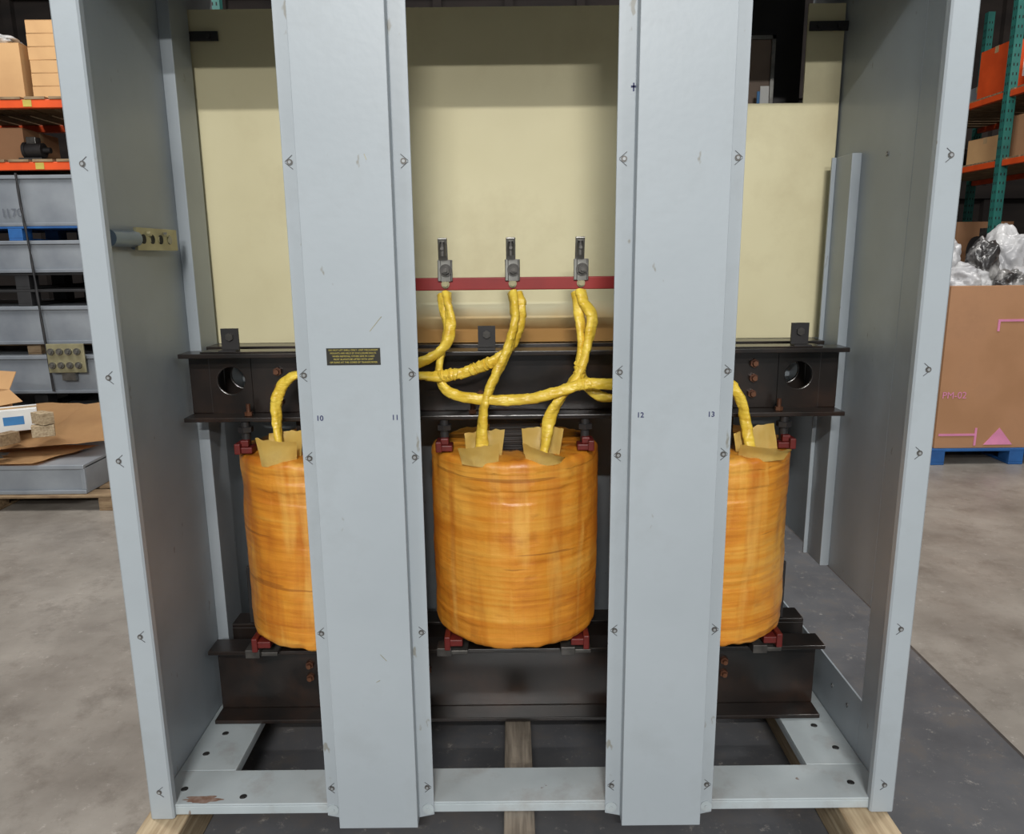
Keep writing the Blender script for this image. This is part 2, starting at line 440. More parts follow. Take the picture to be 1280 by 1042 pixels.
for pi, xc in enumerate((-.35, .338)):
    bm = bmesh.new()
    F = [(-.1325,.0),(-.0955,.0),(-.0955,-.035),(.0955,-.035),(.0955,.0),(.1325,.0)]
    B = [(.1325,.003),(.0925,.003),(.0925,-.032),(-.0925,-.032),(-.0925,.003),(-.1325,.003)]
    prof = [(x+xc, y) for x, y in F+B]
    v0 = [bm.verts.new((x, y, .104 if y < -.01 or abs(x-xc) < .1 else .112)) for x, y in prof]
    v1 = [bm.verts.new((x, y, 2.24)) for x, y in prof]; n = len(prof)
    for i in range(n): bm.faces.new([v0[i], v0[(i+1)%n], v1[(i+1)%n], v1[i]])
    bm.faces.new(v0); bm.faces.new(v1[::-1])
    post = make('center_post', bm, 'grey', CAB, bevel=.0025)
    for z in ZL:
        for sx in (-1, 1):
            inst(scr0, (xc+sx*.117, -.0015, z), post)
            o = inst(vm0, (xc+sx*.119, -.0006, z), post)
            if sx > 0: o.rotation_euler = (0, math.pi, 0)
    for tx, nx in ((('10', -.43), ('11', -.267)), (('12', .262), ('13', .415)))[pi]:
        text('ink_number', tx, (nx, -.0356, 1.128), .016, 'ink', post, bold=.0002)
    for sx in (-1, 1):
        bm = bmesh.new(); cyl(bm, (xc+sx*.118, -.0015, .130), .014, .0025, 'Y', 24); cyl(bm, (xc+sx*.118, -.0032, .130), .004, .003, 'Y', 6)
        make('tab', bm, 'grey_base', post, smooth=40)
    if pi == 0:
        bm = bmesh.new(); box(bm, -.407, -.293, -.0362, -.0351, 1.2435, 1.2795)
        lp = make('label_plate', bm, 'plate', post, label='black label plate with yellow lettering')
        text('label_lettering', 'DO NOT LIFT SHELL ONLY. UNIT MECHANISM\nMOUNTS ARE HELD BY ENCLOSURE BOLTS.\nWHEN REMOVAL OTHER SIDE IN CASES\nMUST ALWAYS BE LIFTED WITH UNIT\nOR SLING AT THE CORES OF TRANSFORMER', (-.35,-.0365,1.2622), .0050, 'gold', lp, spacing=1.3, extr=.0002)
        for (px, pz, ang, ln_) in ((-.305,1.665,70,.012),(-.318,.56,50,.022),(-.333,.50,-30,.010),(-.30,1.33,-50,.04)):
            bm = bmesh.new(); box(bm, -ln_/2, ln_/2, -.0003, .0003, -.0005, .0005, mtx=Matrix.Translation((px,-.0354,pz)) @ Matrix.Rotation(math.radians(ang),4,'Y'))
            make('scratch', bm, 'brass', post)
bm = bmesh.new()
box(bm, .236,.239, -.0008, -.0002, 1.79, 1.806); box(bm, .232,.243,-.0008,-.0002,1.797,1.801)
make('ink_mark', bm, 'ink', CAB)
bm = bmesh.new()
PP = [(-.9,1.222),(.9,1.222),(.9,2.125),(.80,2.125),(.80,1.872),(.58,1.872),(.58,2.125),(-.9,2.125)]
a = [bm.verts.new((x,.60,z)) for x, z in PP]; b = [bm.verts.new((x,.606,z)) for x, z in PP]; n = len(PP)
for i in range(n): bm.faces.new([a[i], a[(i+1)%n], b[(i+1)%n], b[i]])
bm.faces.new(a); bm.faces.new(b[::-1])
make('barrier_panel', bm, 'cream', CAB, label='cream insulating barrier board with square cutout')
for s, z in ((-1,2.055),(1,2.065)):
    bm = bmesh.new(); x0, x1 = sorted((s*.904, s*.80))
    box(bm, x0, x1, .585, .590, z-.012, z+.012)
    cyl(bm, (s*.825,.582,z), .007, .008, 'Y', 6); cyl(bm, (s*.88,.582,z), .007, .008, 'Y', 6)
    make('panel_bracket', bm, 'dark', CAB)
bm = bmesh.new(); box(bm, .55, .86, .80, .806, 1.73, 2.245); make('dark_backdrop', bm, 'dark', CAB)  # dark plate added in place of the dark depth behind the cutout
bm = bmesh.new(); box(bm, .56, .735, .70, .71, 1.80, 2.06); make('inner_board', bm, 'dusk', CAB)
bm = bmesh.new(); box(bm, .735, .745, .69, .715, 1.76, 2.07); box(bm, .56,.745,.69,.715,2.06,2.07)
make('inner_frame', bm, 'steel', CAB)
bm = bmesh.new(); box(bm, .70, .725, .665, .668, 1.83, 1.93, mtx=None); make('hanging_tag', bm, 'white', CAB)
bm = bmesh.new(); box(bm, .69, .698, .66, .664, 1.83, 1.915); box(bm, .698,.722,.662,.6645,1.85,1.865); make('blue_tag', bm, 'bluemark', CAB)
bm = bmesh.new(); box(bm, -.886, -.879, .17, .385, 1.488, 1.54)
for y in (.20,.245,.29,.34): cyl(bm, (-.8785,y,1.514), .011, .003, 'X', 20, mi=1)
for y in (.225,.315): cyl(bm, (-.876,y,1.527), .006, .01, 'X', 6, mi=2)
gb = make('ground_bar', bm, ['brass','hole','steel'], CAB, label='beige grounding bar with holes')
bm = bmesh.new(); cyl(bm, (-.89,.12,1.514), .019, .12, 'Y', 24)
make('standoff', bm, 'bluegrey', gb, smooth=40)
for y in (.2,.35):
    bm = bmesh.new(); cyl(bm, (-.896,y,1.5), .01, .02, 'X', 16); make('spacer', bm, 'bluegrey', gb, smooth=40)
for y, z in ((.47,1.66),(.47,1.25),(.47,.85),(.30,1.70),(.25,.24),(.35,.24)):
    inst(scr0, (.904,y,z), CAB).rotation_euler = (0,0,-math.pi/2)

# ------------------------------------------------------------------ transformer
TR = empty('dry_type_transformer', (-.005,.45,.146), 'three phase dry transformer with orange coils and black core clamps', 'transformer')
def channel(z0, z1, front, holes, xl=-.885, xr=.868):
    bm = bmesh.new()
    if front: yf0, yf1, yw0, yw1 = .33, .404, .394, .404
    else: yf0, yf1, yw0, yw1 = .496, .57, .496, .506
    t = .012
    box(bm, xl, xr, yf0, yf1, z0, z0+t); box(bm, xl, xr, yf0, yf1, z1-t, z1)
    plate_holes(bm, xl, xr, z0+t, z1-t, yw0, yw1, holes)
    return make('core_clamp_channel', bm, 'black', TR, bevel=.002)
ZU0, ZU1 = 1.042, 1.224
HL = [(-.774,1.143,.037),(.762,1.143,.037)]
up = channel(ZU0, ZU1, True, HL); channel(ZU0, ZU1, False, HL)
lo_ = channel(.147, .377, True, []); channel(.147, .377, False, [])
bm = bmesh.new(); cyl(bm, (0,0,0), .012, .012, 'Y', 6); cyl(bm, (0,-.008,0), .0065, .016, 'Y', 16)
bo = make('clamp_bolt', bm, 'rust', up, smooth=30)
bo.location = Vector((-.645,.384,1.168)) - wloc(up)
for x, z in ((-.645,1.125),(.638,1.178),(.638,1.138),(.636,1.095),(-.645,1.085),(.28,1.145),(-.27,1.145),(-.1,1.10),(.1,1.10)):
    inst(bo, (x,.384,z), up)
for x, z in ((-.615,.30),(-.615,.26),(.60,.30),(.60,.26),(-.27,.28),(.27,.28)):
    inst(bo, (x,.384,z), lo_)
for x in (-.72,-.29,-.12,.10,.27,.70):
    bm = bmesh.new(); cyl(bm, (x,.355,1.064), .006, .045, 'Z', 12); cyl(bm, (x,.355,1.06), .011, .01, 'Z', 6)
    make('tie_bolt', bm, 'rust', up, smooth=30)
bm = bmesh.new(); box(bm, -.70, .69, .406, .494, 1.05, 1.215); box(bm, -.70, .69, .406, .494, .155, .37)
for x in (-.54,-.008,.525): box(bm, x-.07, x+.07, .406, .494, .37, 1.05)
make('laminated_core', bm, 'core', TR)
for x in (-.76,-.08,.75):
    bm = bmesh.new(); plate_holes(bm, x-.023, x+.023, ZU1+.001, 1.286, .372, .378, [(x,1.264,.008)], 20)
    box(bm, x-.023, x+.023, .345, .372, ZU1+.001, ZU1+.007); cyl(bm, (x,.369,1.264), .011, .006, 'Y', 6, mi=1)
    make('angle_bracket', bm, ['dark','darksteel'], TR)
bm = bmesh.new(); box(bm, -.83, -.55, .34, .40, ZU1+.0005, ZU1+.004)
make('shim_strip', bm, 'black', TR)
bm = bmesh.new(); box(bm, .55,.80,.34,.40,ZU1+.0005,ZU1+.004)
make('shim_strip', bm, 'black', TR)
def sstep(a, b, x):
    t = min(1, max(0, (x-a)/(b-a))); return t*t*(3-2*t)
def coil(xc, seed):
    bm = bmesh.new(); R = .2335; zc0, zc1 = .434, .956; yc = .45; seg = 160; nz_ = 150; cr = .018
    rnd = random.Random(int(seed*10))
    seams = []
    for _ in range(14):
        seams.append((zc0+.02+rnd.random()*(zc1-zc0-.04), rnd.uniform(-math.pi, math.pi), rnd.uniform(.5, 1.6), rnd.uniform(-.012,.012), rnd.choice((-1,1))*rnd.uniform(.0008,.002)))
    seams += [(.878, -math.pi/2, .75, .004, .003), (.845, -math.pi/2-.25, .55, -.006, -.0028), (.925, -math.pi/2+.3, 1.2, .003, .0022)]
    dents = [(zc0+rnd.random()*(zc1-zc0), -math.pi/2+rnd.uniform(-1.2,1.2), rnd.uniform(.03,.09), rnd.uniform(.02,.06), rnd.choice((-1,1))*rnd.uniform(.001,.003)) for _ in range(16)]
    prof = []
    for i in range(6):
        t = math.pi/2*i/6; prof.append((R-cr+cr*math.sin(t), zc0+cr-cr*math.cos(t)))
    for i in range(nz_+1):
        t = i/nz_; prof.append((R+.0025*math.sin(math.pi*t), zc0+cr+(zc1-zc0-2*cr)*t))
    for i in range(1,8):
        t = math.pi/2*i/7; prof.append((R-cr+cr*math.cos(t), zc1-cr+cr*math.sin(t)))
    # taped-over top: shallow dome running in to the core leg
    prof += [(R-.035, zc1+.001), (R-.06, zc1+.002), (R-.09, zc1+.001), (.12, zc1), (.10, zc1-.002)]
    nm = len(prof)
    prof = [(.08, zc0+.01), (.15, zc0)] + prof + [(.08, zc1-.01)]
    rings = []
    for (r, z) in prof:
        ring = []
        for k in range(seg):
            a_ = -math.pi + 2*math.pi*k/seg
            ca, sa = math.cos(a_), math.sin(a_)
            d = 0
            if r > .2:
                for (sz, sa0, sw, sl, am) in seams:
                    da = (a_-sa0+math.pi) % (2*math.pi) - math.pi
                    if abs(da) < sw:
                        zz0 = sz + sl*da + .003*noise.noise(Vector((a_*4, sz*30, 1)))
                        env = sstep(sw, sw*.7, abs(da))
                        if z > zz0: d += am*env*sstep(.06, 0, z-zz0)
                for (dz, da0, w_, hh, am) in dents:
                    q = ((a_-da0)/w_)**2*.12 + ((z-dz)/hh)**2
                    if q < 4: d += am*math.exp(-q)
                d += .0035*noise.noise(Vector((ca*2+seed, sa*2, z*5))) + .0020*noise.noise(Vector((ca*7+seed, sa*7, z*16))) + .0009*noise.noise(Vector((ca*4+seed, sa*4, z*80)))
                dv = (a_+math.pi/2+.03)
                if abs(dv) < .06 and .50 < z < .72: d += .0026*sstep(.06,.02,abs(dv))*sstep(.5,.53,z)*sstep(.72,.69,z)
            e = (z < zc0+.02 or z > zc1-.03) and r > .09
            zz = z + (.005*noise.noise(Vector((ca*3+seed, sa*3, 4.))) + .004*noise.noise(Vector((ca*11+seed, sa*11, r*20))) if e else 0)
            ring.append(bm.verts.new((xc+(r+d)*ca, yc+(r+d)*sa, zz)))
        rings.append(ring)
    rings.append(rings[0])
    for j, (p, q) in enumerate(zip(rings, rings[1:])):
        for k in range(seg):
            f = bm.faces.new([p[k], p[(k+1)%seg], q[(k+1)%seg], q[k]])
            if j >= nm or j < 1: f.material_index = 1
    return make('coil', bm, ['coil','coiltop'], TR, smooth=60, label='orange varnished tape wrapped winding coil')
XC = (-.54,-.008,.525)
coils = [coil(x, i*1.7+.3) for i, x in enumerate(XC)]
for ci, xc in enumerate(XC):
    for sx in (-1, 1):
        x = xc + sx*.188
        bm = bmesh.new()
        box(bm, x-.022, x+.022, .315, .36, .959, .976); box(bm, x+sx*.014-.008, x+sx*.014+.008, .305, .36, .959, .988)
        box(bm, x-.010, x+.012, .32, .34, .976, .994)
        make('red_block', bm, 'redblk', TR, bevel=.003)
        bm = bmesh.new(); cyl(bm, (x,.345,1.008), .012, .066, 'Z', 12); cyl(bm, (x,.345,1.02), .02, .014, 'Z', 6)
        make('jack_bolt', bm, 'dark', TR, smooth=30)
        x = xc + sx*.172
        bm = bmesh.new()
        box(bm, x-.022, x+.022, .285, .35, .410, .430); box(bm, x+sx*.020-.008, x+sx*.020+.008, .278, .33, .401, .442)
        make('red_block', bm, 'redblk', TR, bevel=.003)
        bm = bmesh.new(); box(bm, x-.035, x+.035, .30, .385, .378, .39); cyl(bm, (x,.345,.399), .014, .02, 'Z', 6)
        box(bm, x-.05, x-.01, .285, .33, .38, .405)
        make('support_foot', bm, 'darksteel', TR, bevel=.002)
for x in (-.79, .775):
    bm = bmesh.new(); box(bm, x-.03, x+.03, .50, .512, .378, .56); box(bm, x-.03, x-.022, .512, .56, .378, .50)
    make('lifting_lug', bm, 'dark', TR, bevel=.002)
def leaf(x, y, z, outline, curl, lean, rz, seed):
    bm = bmesh.new(); nu, nv = 18, 8; G = []
    (a0,h0),(a1,h1),(a2,h2),(a3,h3) = outline
    Rz = Matrix.Rotation(rz, 4, 'Z')
    for i in range(nu+1):
        row = []; u = i/nu
        for j in range(nv+1):
            v = j/nv
            A = (1-v)*((1-u)*a0+u*a1) + v*((1-u)*a3+u*a2)
            H = (1-v)*((1-u)*h0+u*h1) + v*((1-u)*h3+u*h2)
            if j == nv: H += .005*noise.noise(Vector((u*7, seed, 0)))
            c_ = abs(2*u-1)
            yy = curl*(c_**2) + lean*v*v + .005*noise.noise(Vector((u*3,v*2,seed)))
            q = Rz @ Vector((A, yy, 0))
            row.append(bm.verts.new((x+q.x, y+q.y, z+H)))
        G.append(row)
    for i in range(nu):
        for j in range(nv): bm.faces.new([G[i][j],G[i+1][j],G[i+1][j+1],G[i][j+1]])
    bmesh.ops.solidify(bm, geom=bm.faces[:], thickness=.0012)
    return make('insulation_flap', bm, 'paper', TR, smooth=40, label='folded pale yellow insulation paper flap')
Z0 = .952
leaf(-.617,.238,Z0-.010, [(-.044,0),(.046,.004),(.052,.066),(-.052,.078)], .014, -.010, .03, 1)
leaf(-.612,.300,Z0, [(-.044,0),(.044,0),(.052,.074),(-.040,.066)], -.012, .008, -.05, 2)
leaf(-.098,.228,Z0-.014, [(-.048,.006),(.046,0),(.050,.066),(-.056,.052)], .014, -.014, -.06, 3)
leaf(-.090,.298,Z0, [(-.046,0),(.046,0),(.056,.070),(-.050,.062)], -.010, .010, .06, 4)
leaf(.066,.230,Z0-.014, [(-.042,0),(.046,.006),(.054,.026),(-.056,.066)], .016, -.020, .08, 5)
leaf(.062,.300,Z0, [(-.046,0),(.046,0),(.058,.072),(-.052,.072)], -.014, .012, -.06, 6)
leaf(.630,.240,Z0-.010, [(-.062,0),(.054,.004),(.066,.036),(-.064,.050)], .014, -.022, -.06, 7)
leaf(.626,.302,Z0, [(-.056,0),(.056,0),(.044,.080),(-.062,.054)], -.014, .010, .05, 8)
bm = bmesh.new(); box(bm, -.33, .31, .338, .357, 1.381, 1.413); bar = make('insulator_bar', bm, 'red', TR, bevel=.0025, label='red insulating support bar')
for x in (-.30,.28):
    bm = bmesh.new(); box(bm, x-.018, x+.018, .358, .366, ZU1+.001, 1.41); box(bm, x-.018, x+.018, .358, .40, ZU1+.0005, ZU1+.007)
    make('bar_support', bm, 'dark', TR)
for x in (-.182,-.010,.165):
    bm = bmesh.new()
    plate_holes(bm, x-.019, x+.019, 1.404, 1.458, .331, .337, [(x+.002,1.432,.008)], 16)
    tilt = Matrix.Translation((x-.003,.334,1.456)) @ Matrix.Rotation(math.radians(14), 4, 'X')
    box(bm, -.013, .011, -.003, .003, 0, .058, mtx=tilt)
    make_t = make('terminal_pad', bm, 'steel', TR, bevel=.002, label='zinc plated angled terminal lug')
    bm = bmesh.new(); cyl(bm, (x+.002,.328,1.432), .0155, .004, 'Y', 24); cyl(bm, (x+.002,.321,1.432), .0105, .010, 'Y', 6); cyl(bm, (x+.002,.313,1.432), .005, .008, 'Y', 12)
    make('hex_bolt', bm, 'darksteel', make_t, smooth=30)
    bm = bmesh.new()
    cyl(bm, (x-.004,.314,1.482), .0085, .030, 'Z', 18); cyl(bm, (x-.004,.314,1.499), .006, .006, 'Z', 18, mi=1)
    cyl(bm, (x-.004,.306,1.486), .0045, .010, 'Y', 6)
    make('crimp_barrel', bm, ['darksteel','hole'], make_t, smooth=30)
    bm = bmesh.new(); cyl(bm, (x,.335,1.397), .0105, .005, 'Y', 20); cyl(bm, (x,.330,1.397), .0075, .008, 'Y', 6)
    make('bar_bolt', bm, 'brass', TR, smooth=30)
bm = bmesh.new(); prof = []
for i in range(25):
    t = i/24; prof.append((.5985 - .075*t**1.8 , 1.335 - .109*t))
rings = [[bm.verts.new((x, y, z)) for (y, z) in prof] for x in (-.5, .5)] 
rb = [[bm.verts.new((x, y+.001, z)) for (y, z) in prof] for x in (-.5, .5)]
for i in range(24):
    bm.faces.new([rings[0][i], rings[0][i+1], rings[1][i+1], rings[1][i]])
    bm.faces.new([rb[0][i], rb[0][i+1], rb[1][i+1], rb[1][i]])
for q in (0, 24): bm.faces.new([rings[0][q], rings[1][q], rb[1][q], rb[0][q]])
make('insulating_board', bm, 'tan', TR, smooth=50, label='curved cream insulating board turning brown towards the bottom')
# cables
tube('lead_cable', [(-.180,.335,1.375),(-.175,.315,1.345),(-.169,.30,1.30),(-.183,.295,1.245),(-.25,.29,1.203),(-.40,.29,1.18),(-.52,.29,1.178),(-.585,.29,1.165),(-.618,.29,1.12),(-.626,.29,1.06),(-.618,.272,.962)], .0122, 'yellow', TR, seed=1)
tube('lead_cable', [(-.010,.335,1.375),(-.007,.318,1.345),(-.006,.30,1.30),(-.028,.29,1.225),(-.064,.28,1.152),(-.088,.272,1.08),(-.096,.265,.962)], .0136, 'yellow', TR, seed=2)
tube('lead_cable', [(.002,.345,1.372),(.010,.325,1.34),(.002,.312,1.28),(-.028,.308,1.225),(-.08,.30,1.193),(-.138,.295,1.174),(-.20,.29,1.166),(-.26,.285,1.17),(-.36,.29,1.18)], .0120, 'yellow', TR, wrap=.14, seed=3)
tube('lead_cable', [(.164,.335,1.378),(.170,.32,1.35),(.190,.30,1.315),(.180,.295,1.245),(.156,.285,1.17),(.112,.275,1.112),(.083,.272,1.06),(.066,.266,.962)], .0136, 'yellow', TR, seed=4)
tube('lead_cable', [(.150,.345,1.372),(.158,.325,1.33),(.164,.305,1.26),(.160,.30,1.20),(.170,.298,1.155),(.196,.295,1.12),(.245,.29,1.105),(.40,.29,1.11)], .0114, 'yellow', TR, seed=5)
tube('lead_cable', [(-.192,.345,1.372),(-.188,.325,1.33),(-.180,.313,1.28),(-.196,.311,1.22),(-.202,.305,1.17),(-.182,.29,1.128),(-.12,.275,1.111),(0,.27,1.106),(.09,.262,1.124),(.17,.258,1.147),(.26,.265,1.146),(.42,.28,1.15),(.53,.29,1.145),(.575,.29,1.10),(.592,.29,1.04),(.606,.272,.962)], .0116, 'yellow', TR, seed=6)
for c_, dr_, ns in (((-.095,.297,1.189),(.9,0,.35),5),((-.178,.292,1.169),(1,0,.1),4),((.16,.288,1.178),(.1,0,1),4),((.168,.262,1.146),(1,0,.05),3)):
    bm = bmesh.new(); d_ = Vector(dr_).normalized(); q = d_.to_track_quat('Z','Y').to_matrix().to_4x4()
    for i in range(ns):
        tl = Matrix.Rotation(random.uniform(-.5,.5), 4, 'Y') @ Matrix.Rotation(random.uniform(-.4,.4), 4, 'X')
        bmesh.ops.create_cone(bm, cap_ends=True, segments=20, radius1=.0145, radius2=.0165, depth=.011,
                              matrix=Matrix.Translation(Vector(c_)+d_*(i-(ns-1)/2)*.011) @ q @ tl)
    for v in bm.verts: v.co += noise.noise_vector(v.co*90)*.0022
    make('tape_wrap', bm, 'yellow', TR, smooth=50, bevel=.001)

# ------------------------------------------------------------------ background helpers
def pallet(x0, x1, y0, y1, z0, h, mname, label, group=None):
    bm = bmesh.new(); t = h*.16
    nb = max(5, int((y1-y0)/.16)); st = (y1-y0)/nb
    for i in range(nb): box(bm, x0, x1, y0+i*st, y0+i*st+st*.7, z0+h-t, z0+h)
    for i in range(3):
        xc = x0+.05+(x1-x0-.1)*i/2
        for yy in (y0, (y0+y1)/2-.06, y1-.12): box(bm, xc-.05, xc+.05, yy, yy+.12, z0+t, z0+h-t)
        box(bm, xc-.05, xc+.05, y0, y1, z0, z0+t)
    return make('pallet', bm, mname, base=True, bevel=.003, label=label, category='pallet', group=group)

def carton(x, y, z, w, d, h, rz, label, mname='card', group=None, mark=None, name='cardboard_box'):
    E = empty(name, (x,y,z), label, 'box', group); E.rotation_euler = (0,0,rz)
    bm = bmesh.new(); t = .004
    box(bm, -w/2, w/2, -d/2, d/2, 0, h-t)
    box(bm, -w/2, w/2, -d/2, -.003, h-t, h); box(bm, -w/2, w/2, .003, d/2, h-t, h)
    for v in bm.verts: v.co += Vector((x,y,z))
    make('box_body', bm, mname, E, bevel=.002)
    bm = bmesh.new(); box(bm, -w/2-.001, w/2+.001, -.028, .028, h, h+.001)
    box(bm, -w/2-.001, -w/2, -.028, .028, h-.06, h); box(bm, w/2, w/2+.001, -.028, .028, h-.06, h)
    for v in bm.verts: v.co += Vector((x,y,z))
    make('packing_tape', bm, 'tape', E)
    if mark:
        bm = bmesh.new(); box(bm, -w*.25, w*.2, -d/2-.0015, -d/2, h*.3, h*.7)
        for v in bm.verts: v.co += Vector((x,y,z))
        make('shipping_label', bm, mark, E)
    return E

def open_box(x, y, z, w, d, h, rz, label, mname='card2'):
    E = empty('cardboard_box', (x,y,z), label, 'box'); E.rotation_euler = (0,0,rz)
    bm = bmesh.new(); t = .006
    box(bm,-w/2,w/2,-d/2,-d/2+t,0,h); box(bm,-w/2,w/2,d/2-t,d/2,0,h); box(bm,-w/2,-w/2+t,-d/2+t,d/2-t,0,h); box(bm,w/2-t,w/2,-d/2+t,d/2-t,0,h); box(bm,-w/2+t,w/2-t,-d/2+t,d/2-t,0,t)
    for v in bm.verts: v.co += Vector((x,y,z))
    make('box_body', bm, mname, E)
    for ax, sg, ang in (('x',1,35),('x',-1,-50),('y',-1,50),('y',1,-60)):
        bm = bmesh.new(); L_ = (d if ax == 'x' else w)*.96; fl = .45*min(w,d)
        R_ = Matrix.Rotation(math.radians(ang), 4, 'Y')
        box(bm, 0, fl, -L_/2, L_/2, 0, .004, mtx=R_)
        rot = {('x',1):0,('x',-1):math.pi,('y',1):math.pi/2,('y',-1):-math.pi/2}[(ax,sg)]
        off = Vector((sg*w/2 if ax=='x' else 0, sg*d/2 if ax=='y' else 0, h))
        for v in bm.verts: v.co = Matrix.Rotation(rot,4,'Z') @ v.co + off + Vector((x,y,z))
        make('flap', bm, mname, E)
    return E

def tray(x0, x1, y0, y1, z0, z1, label, mname='tray', name='metal_enclosure_panel', group='stacked grey enclosure panels'):
    bm = bmesh.new(); t = .012
    box(bm, x0, x1, y0+.006, y1, z0, z1-t)
    box(bm, x0, x1, y0-.012, y1, z1-t*2.2, z1)
    box(bm, x0, x1, y0-.012, y0+.004, z0, z0+t*2)
    for xx in (x0, x1-.03): box(bm, xx, xx+.03, y0-.004, y0+.006, z0+t*2, z1-t*2)
    return make(name, bm, mname, base=True, bevel=.004, label=label, category='metal panel', group=group)

def rack(uprights, beams, label, beam_mat='orange', up_mat='teal', decks=()):
    cx_ = sum(u[0] for u in uprights)/len(uprights); cy_ = sum(u[1] for u in uprights)/len(uprights)
    E = empty('storage_rack', (cx_,cy_,0), label, 'storage rack')
    for x, y in uprights:
        bm = bmesh.new()
        box(bm, x-.04, x-.034, y-.035, y+.035, 0, 4.2); box(bm, x+.034, x+.04, y-.035, y+.035, 0, 4.2); box(bm, x-.034, x+.034, y-.035, y-.029, 0, 4.2)
        box(bm, x-.07, x+.07, y-.06, y+.06, 0, .008)
        for i in range(50):
            for sx in (-.016,.016): box(bm, x+sx-.005, x+sx+.005, y-.0362, y-.035, .15+i*.08, .175+i*.08, mi=1)
            for sy in (-.016,.016): box(bm, x-.0412, x-.04, y+sy-.005, y+sy+.005, .15+i*.08, .175+i*.08, mi=1)
        make('upright', bm, [up_mat,'hole'], E)
    for (x0,y0),(x1,y1),z in beams:
        bm = bmesh.new()
        if abs(x1-x0) > abs(y1-y0): box(bm, x0, x1, y0-.025, y0+.025, z-.055, z)
        else: box(bm, x0-.025, x0+.025, y0, y1, z-.055, z)
        make('beam', bm, beam_mat, E, bevel=.004)
    for slats in decks:
        bm = bmesh.new()
        for s_ in slats: box(bm, *s_)
        make('shelf_deck', bm, 'wood2', E)
    return E

# ---- left rack and stacks
LX0, LX1 = -4.75, -2.35
ups = [(LX0,3.98),(LX1,3.98),(LX0,5.0),(LX1,5.0)]
bs = []
for z in (2.135, 2.545, 3.6):
    for y in (3.96, 5.0): bs.append(((LX0+.04,y),(LX1-.04,y),z))
dk = [[(LX0+.06+i*.168, LX0+.06+i*.168+.14, 3.93, 5.05, z+.001, z+.018) for i in range(14)] for z in (2.135, 2.545)]
rk = rack(ups, bs, 'orange and teal steel pallet rack loaded with boxes', decks=dk)
for x, z in ((-3.33,2.52),(-3.3,2.108)):
    bm = bmesh.new(); box(bm, x-.03, x+.03, 3.932, 3.934, z-.022, z+.022); make('beam_tag', bm, 'gold', rk)
tp = tray(-4.5,-2.6,3.96,4.95,1.70,2.05,'light grey steel enclosure top panel with handwritten number')
text('handwritten_number', 'I170', (-3.545,3.943,1.79), .085, 'marker', tp)
pallet(-4.5,-2.6,3.95,4.95,1.60,.10,'blue','blue wooden pallet between stacked grey panels')
tray(-4.5,-2.6,3.94,4.95,1.375,1.60,'grey steel enclosure panel stacked under a blue pallet')
pallet(-4.5,-2.6,3.95,4.95,1.255,.12,'pallet_black','black plastic pallet between stacked grey panels')
pallet(-4.5,-2.6,3.95,4.95,1.135,.12,'pallet_black','black plastic pallet between stacked grey panels')
tray(-4.5,-2.6,3.94,4.95,.86,1.135,'grey steel enclosure panel stacked under black pallets')
pallet(-4.5,-2.6,3.98,4.95,.78,.08,'wood2','thin brown wooden pallet between stacked panels')
tray(-4.5,-2.6,3.90,4.95,.50,.78,'long grey steel enclosure panel low in a stack')
pallet(-4.5,-2.6,3.98,4.95,.37,.13,'pallet_black','black plastic pallet between stacked grey panels')
tray(-4.5,-2.6,3.98,4.95,.13,.37,'grey steel enclosure panel at the bottom of a stack')
pallet(-4.5,-2.6,3.98,4.95,0,.13,'wood2','brown wooden pallet under a panel stack')
tube('cargo_strap', [(-3.47,3.92,2.06),(-3.455,3.91,1.8),(-3.43,3.90,1.5),(-3.41,3.885,1.1),(-3.39,3.87,.8),(-3.38,3.87,.52)], .008, 'pallet_black', None, wrap=0, seed=1, crease=0)
tag(bpy.data.objects['cargo_strap'], 'black cargo strap hanging over the stacked grey panels', 'strap')
E = empty('connector_plate', (-3.25,3.86,.50), 'aluminium connector plate with rows of large bolts', 'connector')
bm = bmesh.new(); box(bm, -3.38,-3.11,3.845,3.86,.66,.87); make('plate', bm, 'brass', E, bevel=.003)
for i in range(4):
    for j in range(2):
        bm = bmesh.new(); c = (-3.345+i*.063, 3.838, .715+j*.1); cyl(bm, c, .024, .016, 'Y', 16); cyl(bm, (c[0],3.828,c[2]), .014, .016, 'Y', 6)
        make('bolt', bm, 'steel', E, smooth=30)
bm = bmesh.new(); box(bm, -3.3,-3.2,3.86,3.888,.60,.70); make('mount', bm, 'steel', E)
carton(-3.75,4.3,2.564,.75,.6,.36,0,'pale plywood crate on the top rack shelf','card2',name='wooden_crate')
for k in range(6):
    carton(-3.21,4.2,2.564+k*.085,.24,.35,.084,.02*(k%3-1),'small tan cardboard carton stacked on rack shelf','card2',group='small cartons stacked on the rack')
carton(-2.9,4.3,2.564,.3,.4,.4,.05,'brown cardboard box standing on the rack shelf')
carton(-3.85,4.5,2.154,.5,.5,.26,.05,'dusty brown cardboard box low on rack shelf')
def bag(x, y, z, sx, sy, sz, seed, mname='bag', label='crumpled clear plastic bag full of parts', group='bags on the cardboard bin'):
    bm = bmesh.new(); bmesh.ops.create_icosphere(bm, subdivisions=5, radius=1)
    for v in bm.verts:
        p = v.co.copy(); n1 = noise.noise(p*1.7+Vector((seed,0,0)))*.3 + abs(noise.noise(p*3.+Vector((0,seed,0))))*.2 + abs(noise.noise(p*7+Vector((0,seed,2))))*.05
        q = p*(1+n1-.1); q.z = max(q.z, -.6)
        v.co = Vector((q.x*sx+x, q.y*sy+y, (q.z+.6)*sz+z))
    return make('plastic_bag', bm, mname, smooth=60, base=True, label=label, category='plastic bag', group=group)
bag(-3.78,4.15,2.925,.30,.2,.07,11,'bag','crumpled clear plastic film on the plywood crate',None)
